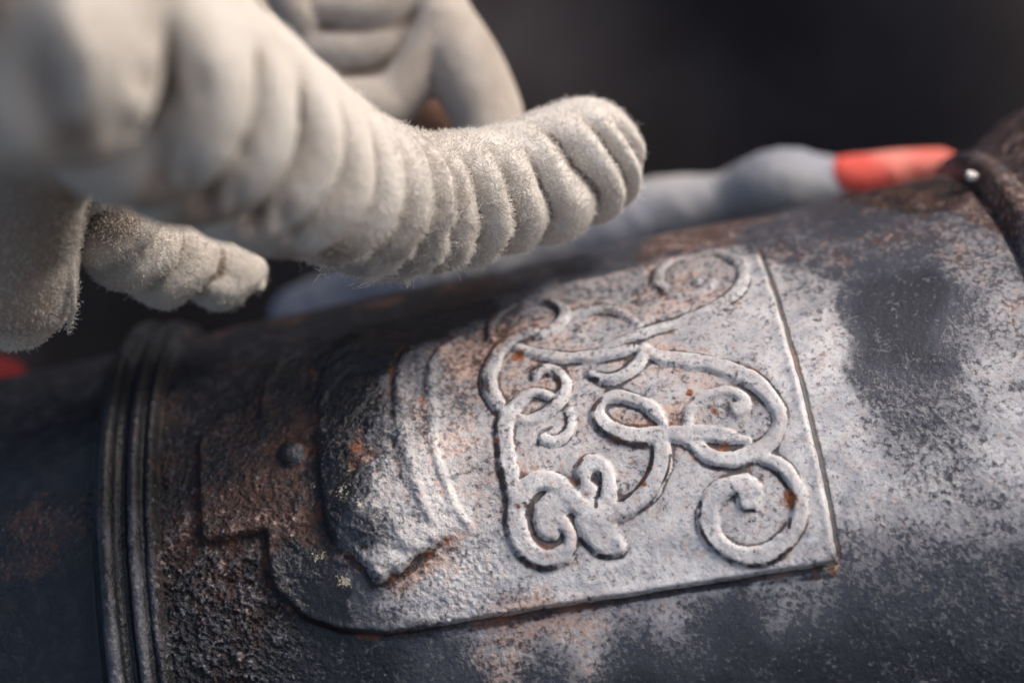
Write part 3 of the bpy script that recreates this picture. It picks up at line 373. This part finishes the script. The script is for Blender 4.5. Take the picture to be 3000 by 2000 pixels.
# ------------------------------------------------------------------ gloves
def leather_material(name, base, shade, stain_shade_col=(.20, .075, .04), crease=True):
    t = NT(name); pos = t.n('ShaderNodeTexCoord').outputs['Object']
    n1 = t.noise(pos, 55, 4, .6, .5); n2 = t.noise(pos, 800, 4, .65, .6); n3 = t.noise(pos, 2600, 3, .6)
    c = t.mix(t.rng(n1, .3, .7), base, shade)
    c = t.mix(t.math('MULTIPLY', t.rng(n2, .45, .7), .35), c, tuple(v * .72 for v in shade))
    c = t.mix(t.attr('stain_shade'), c, stain_shade_col)
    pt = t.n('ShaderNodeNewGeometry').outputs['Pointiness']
    if crease: c = t.mix(t.math('MULTIPLY', t.rng(t.math('ADD', t.attr('crease'), t.math('MULTIPLY', t.math('SUBTRACT', n1, .5), .5)), .12, .95), .88), c, (.12, .08, .055))  # fold shade painted brown into the creases
    if crease: c = t.mix(t.math('MULTIPLY', t.rng(pt, .50, .43), .75), c, (.20, .14, .10))  # small hollows browned the same way, shade in the colour
    t.l(c, t.p.inputs['Base Color']); t.p.inputs['Roughness'].default_value = .95
    t.p.inputs['Specular IOR Level'].default_value = .12
    t.p.inputs['Sheen Weight'].default_value = .35; t.p.inputs['Sheen Roughness'].default_value = .6; t.p.inputs['Sheen Tint'].default_value = (.9, .85, .8, 1)
    h = t.math('ADD', t.math('MULTIPLY', n2, .8), t.math('MULTIPLY', n3, .45))
    t.l(t.bump(h, .0009, 1.0), t.p.inputs['Normal'])
    return t.m
SUEDE = leather_material('cream_suede', (.74, .69, .63), (.64, .575, .505), (.27, .195, .145))
SUEDE2 = leather_material('darker_suede', (.52, .455, .39), (.40, .335, .275))  # rear glove: the same suede in a darker tone
SUEDE_FIBRE = leather_material('suede_fibre', (.95, .895, .825), (.88, .81, .73), crease=False)
view_up = np.array(m.to_3x3() @ Vector((0, 1, 0))); view_back = np.array(m.to_3x3() @ Vector((0, 0, 1)))
def catmull(P, n):
    Q = []
    for i in range(len(P) - 1):
        p0 = P[max(i - 1, 0)]; p1 = P[i]; p2 = P[i + 1]; p3 = P[min(i + 2, len(P) - 1)]
        for q in np.linspace(0, 1, n, endpoint=False):
            Q.append(.5 * ((2 * p1) + (-p0 + p2) * q + (2 * p0 - 5 * p1 + 4 * p2 - p3) * q * q + (-p0 + 3 * p1 - 3 * p2 + p3) * q ** 3))
    Q.append(P[-1]); return np.array(Q)
def sweep(pts, spacing=None, amp=0., slant=0., nphi=96, seed=0, cap0=False, side=(0.25, -1.0, 0.35), flat=1.0, sharp=.55, topamp=.12, step=.0011, wr=(-.95, .6), phase=0.):
    """a bent tapering tube of leather with creases across it; side = where (camera right, up, back) the creases are deepest"""
    P = catmull(np.array(pts), 24); r_ = np.random.default_rng(seed)
    L = np.concatenate([[0], np.cumsum(np.linalg.norm(np.diff(P[:, :3], axis=0), axis=1))]); n = int(L[-1] / step) + 2
    s = np.linspace(0, L[-1], n); C_ = np.stack([np.interp(s, L, P[:, i]) for i in range(4)], 1); ds = s[1] - s[0]
    cen, rad = C_[:, :3], C_[:, 3]
    T = np.gradient(cen, axis=0); T /= np.linalg.norm(T, axis=1, keepdims=True)
    def endcap(c_, r0, t_, sign):
        q = np.linspace(0, math.pi / 2, 22)[1:]; return c_ + sign * t_ * (np.sin(q) * r0)[:, None], r0 * np.cos(q), np.sin(q) * r0
    ce, re, se = endcap(cen[-1], rad[-1], T[-1], 1)
    cen = np.vstack([cen, ce]); rad = np.concatenate([rad, np.maximum(re, 1e-4)]); T = np.vstack([T, np.repeat(T[-1:], len(ce), 0)]); s = np.concatenate([s, s[-1] + se])
    if cap0:
        ce, re, se = endcap(cen[0], rad[0], T[0], -1)
        cen = np.vstack([ce[::-1], cen]); rad = np.concatenate([np.maximum(re, 1e-4)[::-1], rad]); T = np.vstack([np.repeat(T[:1], len(ce), 0), T]); s = np.concatenate([s[0] - se[::-1], s])
    sd = m.to_3x3() @ Vector(side).normalized(); A = np.array(sd)[None] - T * (T @ np.array(sd))[:, None]; A /= np.linalg.norm(A, axis=1, keepdims=True)
    B = np.cross(T, A); phi = np.linspace(0, 2 * math.pi, nphi, endpoint=False)
    cw = np.cos(phi)[None]; w = topamp + (1 - topamp) * sstep(wr[0], wr[1], cw)
    rr = np.repeat(rad[:, None], nphi, 1)
    lum = r_.random(64) * 6
    if spacing:
        sp_ = np.interp(np.linspace(0, 1, len(s)), np.linspace(0, 1, len(spacing)), spacing); ph = np.cumsum(np.gradient(s) / sp_) + phase
        phs = (ph + .34 * vnoise(s * 75, 0 * s + .5, 700 + seed))[:, None] + slant * (1 - cw) + .16 * vnoise(s[:, None] * 22 + 0 * phi[None], 1.1 * np.cos(phi)[None] + .7 * np.sin(phi)[None] + 0 * s[:, None], 100 + seed)
        kk = np.floor(phs).astype(int) % 50; jit = r_.random(60) * .6 + .7
        shp = np.interp(np.linspace(0, 1, len(s)), np.linspace(0, 1, len(np.atleast_1d(sharp))), np.atleast_1d(sharp))[:, None]
        kr = np.round(phs).astype(int) % 50; sh_ = (r_.random(60) * .9 - .45)[kr]; w = topamp + (1 - topamp) * sstep(wr[0], wr[1], cw + sh_)
        rib = np.abs(np.sin(math.pi * phs)) ** shp; am = np.interp(np.linspace(0, 1, len(s)), np.linspace(0, 1, len(np.atleast_1d(amp))), np.atleast_1d(amp))[:, None]
        rr = rr * (1 + am * w * (rib - .75) * jit[kk])
    cx = 1.6 * np.cos(phi)[None]; sx = 1.6 * np.sin(phi)[None]
    rr = rr * (1 + .016 * fbm(s[:, None] * 50 + cx, sx + 0 * s[:, None], 200 + seed, 3))
    Vv = cen[:, None] + rr[..., None] * (cw[..., None] * A[:, None] * flat + np.sin(phi)[None, :, None] * B[:, None])
    n0 = len(s); ix = np.arange(n0 * nphi).reshape(n0, nphi); ix2 = np.roll(ix, -1, 1)
    f = np.stack([ix[:-1], ix[1:], ix2[1:], ix2[:-1]], -1).reshape(-1, 4)
    V_ = Vv.reshape(-1, 3); e0 = len(V_); V_ = np.vstack([V_, Vv[0].mean(0), Vv[-1].mean(0)])
    tri = [np.stack([ix[0], ix2[0], np.full(nphi, e0), np.full(nphi, e0)], -1), np.stack([ix2[-1], ix[-1], np.full(nphi, e0 + 1), np.full(nphi, e0 + 1)], -1)]
    return V_, f, tri
def fuse(name, tubes, voxel, mat, parent=None, smooth_it=3, noise=.0004, stain_shades=(), dents=()):
    bm = bmesh.new()
    for V_, f, tri in tubes:
        vs = [bm.verts.new(v) for v in V_.tolist()]
        for q in f.tolist(): bm.faces.new([vs[i] for i in q])
        for g in tri:
            for q in g.tolist(): bm.faces.new([vs[i] for i in q[:3]])
    bmesh.ops.recalc_face_normals(bm, faces=bm.faces)
    me = bpy.data.meshes.new('tmp'); bm.to_mesh(me); bm.free(); o = bpy.data.objects.new('tmp', me); col.objects.link(o)
    md = o.modifiers.new('r', 'REMESH'); md.mode = 'VOXEL'; md.voxel_size = voxel; md.adaptivity = 0
    if smooth_it: ms = o.modifiers.new('s', 'SMOOTH'); ms.factor = .5; ms.iterations = smooth_it
    dg = bpy.context.evaluated_depsgraph_get(); ev = o.evaluated_get(dg); me2 = bpy.data.meshes.new_from_object(ev)
    if smooth_it: ms.iterations = 320
    else: o.modifiers.new('s', 'SMOOTH').iterations = 170
    bpy.context.view_layer.update(); dg = bpy.context.evaluated_depsgraph_get(); me3 = bpy.data.meshes.new_from_object(o.evaluated_get(dg))
    cs = np.empty(len(me3.vertices) * 3); me3.vertices.foreach_get('co', cs); cs = cs.reshape(-1, 3); bpy.data.meshes.remove(me3)
    bpy.data.objects.remove(o); me2.name = name; me2.materials.clear(); me2.materials.append(mat)
    n = len(me2.vertices); co = np.empty(n * 3); me2.vertices.foreach_get('co', co); co = co.reshape(-1, 3)
    no = np.empty(n * 3); me2.vertices.foreach_get('normal', no); no = no.reshape(-1, 3)
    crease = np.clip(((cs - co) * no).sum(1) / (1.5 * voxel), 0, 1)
    d = noise * (fbm(co[:, 0] * 420 + co[:, 2] * 260, co[:, 1] * 420 - co[:, 2] * 260, 301, 3, .6) + .35 * fbm(co[:, 0] * 70 + co[:, 2] * 40, co[:, 1] * 70 - co[:, 2] * 50, 321, 2))
    st = np.zeros(n)
    for x_, y_, z_, r0 in dents:
        q_ = co - np.array([x_, y_, z_]); al = q_ @ view_back; pe = q_ - al[:, None] * view_back; uc = pe @ view_up; rc = np.sqrt(np.maximum((pe ** 2).sum(1) - uc ** 2, 0))
        g_ = np.exp(-(rc / r0) ** 2 - (uc / (1.9 * r0)) ** 2 - (al / .022) ** 2) * (no @ view_back > -.1); d = d - .55 * r0 * 1.5 * g_; st += .35 * g_ ** 2  # each dent also tinted, its shade put into the colour
    co = co + no * d[:, None]; me2.vertices.foreach_set('co', co.ravel())
    for x_, y_, z_, r0 in stain_shades: st += np.exp(-((co - np.array([x_, y_, z_])) ** 2).sum(1) / r0 ** 2)  # grime and stain, plus shade painted under the fingers and on the thumb
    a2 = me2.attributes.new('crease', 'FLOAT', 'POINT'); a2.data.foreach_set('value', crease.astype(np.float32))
    at = me2.attributes.new('stain_shade', 'FLOAT', 'POINT'); at.data.foreach_set('value', np.clip(1.6 * st * (1 + .5 * fbm(co[:, 0] * 150 + co[:, 1] * 90, co[:, 2] * 150, 333, 3)), 0, .85).astype(np.float32))
    me2.polygons.foreach_set('use_smooth', np.ones(len(me2.polygons), bool)); me2.update()
    o = bpy.data.objects.new(name, me2); col.objects.link(o)
    if parent: o.parent = parent
    return o, co, no
camp = np.array(CAMLOC); cam_fwd = -view_back
def fibres(name, co, no, count, parent, length=(.0004, .0012), radius=.00004, seed=3, sel=None, lean=(0, 0, 0)):
    r_ = np.random.default_rng(seed)
    dep = (co - camp) @ cam_fwd / S
    w = np.exp(-((dep - .825) / .045) ** 2) + .06
    facing = ((camp - co) * no).sum(1) / np.linalg.norm(camp - co, axis=1); w = w * (facing > -.35)
    if sel is not None: w = w * sel(co)
    w /= w.sum(); pick = r_.choice(len(co), count, p=w)
    p0 = co[pick] + r_.normal(0, .0003, (count, 3)); nn = no[pick]; ln = r_.uniform(*length, count)[:, None] * (1 + 1.2 * (r_.random(count)[:, None] > .97))
    rd = r_.normal(0, 1, (count, 3)); rd -= nn * (rd * nn).sum(1)[:, None]; rd /= np.linalg.norm(rd, axis=1, keepdims=True)
    cl = np.stack([fbm(co[pick, 0] * 300, co[pick, 2] * 300 + co[pick, 1] * 200, 400 + i, 2) for i in range(3)], 1) * 1.6   # fibres lie in tufts
    d1 = nn * .55 + rd * .5 + cl + np.array(lean)[None]; d1 /= np.linalg.norm(d1, axis=1, keepdims=True)
    d2 = d1 + r_.normal(0, .55, (count, 3)); d2 /= np.linalg.norm(d2, axis=1, keepdims=True); d3 = d2 + r_.normal(0, .7, (count, 3)); d3 /= np.linalg.norm(d3, axis=1, keepdims=True)
    pts = np.stack([p0 - nn * .0002, p0 + d1 * ln * .35, p0 + (d1 * .35 + d2 * .35) * ln, p0 + (d1 * .35 + d2 * .35 + d3 * .3) * ln], 1)
    hc = bpy.data.hair_curves.new(name); hc.add_curves([4] * count)
    hc.attributes['position'].data.foreach_set('vector', pts.astype(np.float32).ravel())
    ra = hc.attributes.get('radius') or hc.attributes.new('radius', 'FLOAT', 'POINT')
    ra.data.foreach_set('value', (np.tile([1., .9, .7, .3], count) * radius).astype(np.float32))
    hc.materials.append(SUEDE_FIBRE)
    o = bpy.data.objects.new(name, hc); col.objects.link(o); o.parent = parent; o['kind'] = 'stuff'
    return o
def threads(name, roots, parent):
    P_ = []; r_ = np.random.default_rng(8)
    for a_, b_, n_ in roots:
        a_, b_ = np.array(a_), np.array(b_); ra, rb = a_[3], b_[3]
        for _ in range(n_):
            o0 = a_[:3] + r_.normal(0, ra, 3); e = a_[:3] + (b_[:3] - a_[:3]) * r_.uniform(.35, 1.05) + r_.normal(0, rb, 3)
            mid = (o0 + e) / 2 + r_.normal(0, .0006, 3); P_.append([o0, o0 * .6 + mid * .4, mid, mid * .5 + e * .5 + r_.normal(0, .0003, 3), e])
    n_ = len(P_); hc = bpy.data.hair_curves.new(name); hc.add_curves([5] * n_)
    hc.attributes['position'].data.foreach_set('vector', np.array(P_, np.float32).ravel())
    ra = hc.attributes.get('radius') or hc.attributes.new('radius', 'FLOAT', 'POINT')
    ra.data.foreach_set('value', np.tile([.00009, .00009, .00008, .00006, .00003], n_).astype(np.float32)); hc.materials.append(SUEDE_FIBRE)
    o = bpy.data.objects.new(name, hc); col.objects.link(o); o.parent = parent; o['kind'] = 'stuff'; return o
person = empty('person', JACKET_C[:3])
tag(person, 'person in dark clothing behind the barrel, hands in cream suede work gloves', 'person')
def keep(o, par):
    o.parent = par; o.matrix_parent_inverse = Matrix.Translation(-Vector(par.location)); return o
f1 = sweep(FINGER, spacing=[.030, .026, .022, .0185, .0155, .0130, .0110, .0095, .0086, .0076], amp=[1.0, .95, .85, .72, .58, .48, .45, .42], slant=.45, seed=1, cap0=True, topamp=.04, phase=.0, side=(.15, -1, .55), wr=(-.30, .75), sharp=[.62, .65, .7, .7, .7, .55, .48, .45])
f2 = sweep(KNUCKLE, spacing=[.03, .03], amp=.1, seed=2, cap0=True)
f3 = sweep(THUMB, spacing=[.02, .018, .02], amp=.10, seed=3, cap0=True, side=(1, 0, .4))
f4 = sweep(LOWER, spacing=[.0150, .0150, .0135, .013], amp=.62, sharp=[.6, .7, .8, .8], slant=.1, seed=4, cap0=True, side=(.1, -1, .6), topamp=.3)
f6 = sweep(SEAM, seed=6, cap0=True, nphi=24)
glove, gco, gno = fuse('work_glove', [f1, f2, f3, f4, f6], .00062, SUEDE, None, 2, .00010, GRIME_SHADE, DENTS)
keep(glove, person); glove['label'] = 'cream suede glove in front, one creased finger reaching over the barrel'
keep(fibres('suede_nap', gco, gno, 62000, glove), glove).matrix_parent_inverse = Matrix.Identity(4)
keep(threads('frayed_threads', THREADS, glove), glove).matrix_parent_inverse = Matrix.Identity(4)
fr0 = np.array(THREADS[0][0][:3])
keep(fibres('frayed_nap', gco, gno, 32000, glove, length=(.0008, .0021), radius=.00003, seed=12, sel=lambda c: np.exp(-((c - fr0) ** 2).sum(1) / .013 ** 2)), glove).matrix_parent_inverse = Matrix.Identity(4)
rt = [sweep(l, spacing=[.03, .03], amp=.08, seed=20 + i, cap0=True) for i, l in enumerate(REAR)]
rglove, rco, rno = fuse('work_glove', rt, .0011, SUEDE2, None, 3, .0001, REAR_STAIN)
keep(rglove, person); rglove['label'] = 'cream suede glove folded up behind the front hand, stained red brown inside'

# ------------------------------------------------------------------ dark jacket behind
def jacket_material():
    t = NT('dark_cloth'); pos = t.n('ShaderNodeTexCoord').outputs['Object']
    n = t.noise(pos, 7, 4, .6, .4)
    c = t.mix(t.rng(n, .35, .65), (.056, .045, .043), (.100, .085, .083))
    t.l(c, t.p.inputs['Base Color']); t.p.inputs['Roughness'].default_value = .85; t.p.inputs['Specular IOR Level'].default_value = .2
    t.l(t.bump(t.noise(pos, 900, 2, .5), .0006), t.p.inputs['Normal'])
    return t.m
JAC = jacket_material()
a0 = np.linspace(-1.3, 1.3, 160); b0 = np.linspace(-1.0, 1.15, 140); A_, B_ = np.meshgrid(a0, b0, indexing='ij')
folds = .06 * np.abs(np.sin(A_ * 9 + 1.5 * B_ + 1.2 * fbm(A_ * 2 + 5, B_ * 2 + 5, 501, 2))) ** .8 + .05 * fbm(A_ * 2.2 + 9, B_ * 2.2 + 9, 511, 3)
jy = JACKET_C[1] + .06 + .28 * A_ ** 2 - folds + .10 * B_ ** 2
JV = np.stack([JACKET_C[0] + A_, jy, JACKET_C[2] + B_ * .9], -1)
JV2 = JV + np.array([0, .12, 0]); nA, nB = A_.shape; ix = np.arange(nA * nB).reshape(nA, nB)
q1 = np.stack([ix[:-1, :-1], ix[1:, :-1], ix[1:, 1:], ix[:-1, 1:]], -1).reshape(-1, 4)
ring = np.concatenate([ix[:-1, 0], ix[-1, :-1], ix[:0:-1, -1], ix[0, :0:-1]]); rn_ = np.roll(ring, -1)
q3 = np.stack([ring, ring + nA * nB, rn_ + nA * nB, rn_], -1)
jo = mesh_obj('jacket', np.concatenate([JV.reshape(-1, 3), JV2.reshape(-1, 3)]), np.concatenate([q1, q1[:, ::-1] + nA * nB, q3]), JAC)
keep(jo, person)

# ------------------------------------------------------------------ grey cloth with red end, red cloth at the left
def cloth_material(name, c1, c2, sc0=30):
    t = NT(name); pos = t.n('ShaderNodeTexCoord').outputs['Object']
    t.l(t.mix(t.rng(t.noise(pos, sc0, 4, .6, .5), .4, .62), c1, c2), t.p.inputs['Base Color'])
    t.p.inputs['Roughness'].default_value = .8; t.p.inputs['Specular IOR Level'].default_value = .25
    t.l(t.bump(t.noise(pos, 700, 3, .6), .0006), t.p.inputs['Normal']); return t.m
GREY = cloth_material('grey_cloth', (.28, .285, .32), (.38, .37, .37)); RED = cloth_material('red_cloth', (.68, .10, .075), (.76, .26, .21))
cl = empty('cloth', CLOTH[0][3][:3]); tag(cl, 'blurred blue grey cloth bundle with a bright red end lying behind the barrel', 'cloth')
g_, _, _ = fuse('grey_fabric', [sweep(l, spacing=[.035, .03], amp=.09, seed=40 + i, cap0=True) for i, l in enumerate(CLOTH)], .0018, GREY, None, 3, .0006); keep(g_, cl)
r_, _, _ = fuse('red_end', [sweep(RED_END, spacing=[.03], amp=.06, seed=50, cap0=True, flat=.8)], .0015, RED, None, 3, .0004); keep(r_, cl)
DRED = cloth_material('dark_red_cloth', (.12, .006, .008), (.09, .005, .006))
rl, _, _ = fuse('red_cloth', [sweep(RED_LEFT, seed=60, cap0=True)], .0020, DRED, None, 3, .0004)
tag(rl, 'dark red cloth at the left edge behind the barrel under the glove', 'cloth')
# ------------------------------------------------------------------ little pale chips lying on the barrel
CH = cloth_material('pale_chip', (.62, .60, .58), (.50, .47, .42), 300); CT = cloth_material('tan_chip', (.45, .30, .18), (.55, .40, .26), 300)
def chip(name, c4, mat, label, cat, seed):
    bm = bmesh.new(); bmesh.ops.create_icosphere(bm, subdivisions=3, radius=c4[3]); r0 = random.Random(seed)
    ph = [r0.uniform(0, 6) for _ in range(6)]
    for v in bm.verts:
        d = v.co.normalized(); k_ = 1 + .16 * math.sin(3 * d.x + ph[0]) * math.sin(4 * d.y + ph[1]) + .10 * math.sin(7 * d.z + ph[2])
        v.co = Vector((v.co.x * 1.25, v.co.y * .8, v.co.z * .62)) * k_
    for f in bm.faces: f.smooth = True
    me = bpy.data.meshes.new(name); bm.to_mesh(me); bm.free(); me.materials.append(mat)
    o = bpy.data.objects.new(name, me); o.location = c4[:3]; o.rotation_euler = (.3, .2, seed); col.objects.link(o); tag(o, label, cat); return o
chip('paint_chip', CHIPS[0], CH, 'small white chip lodged in the groove at the upper right of the barrel', 'chip', 1)
chip('rust_chip', CHIPS[1], CT, 'small tan chip on top of the barrel right of the left ring', 'chip', 2)
# ------------------------------------------------------------------ ground far below
gm = cloth_material('dark_ground', (.03, .028, .026), (.05, .046, .042), 3)
gv = np.array([(-40, -40, -.75), (40, -40, -.75), (40, 40, -.75), (-40, 40, -.75)], float)
g0 = mesh_obj('ground', gv, np.array([[0, 1, 2, 3]]), gm, smooth=False); g0['kind'] = 'structure'
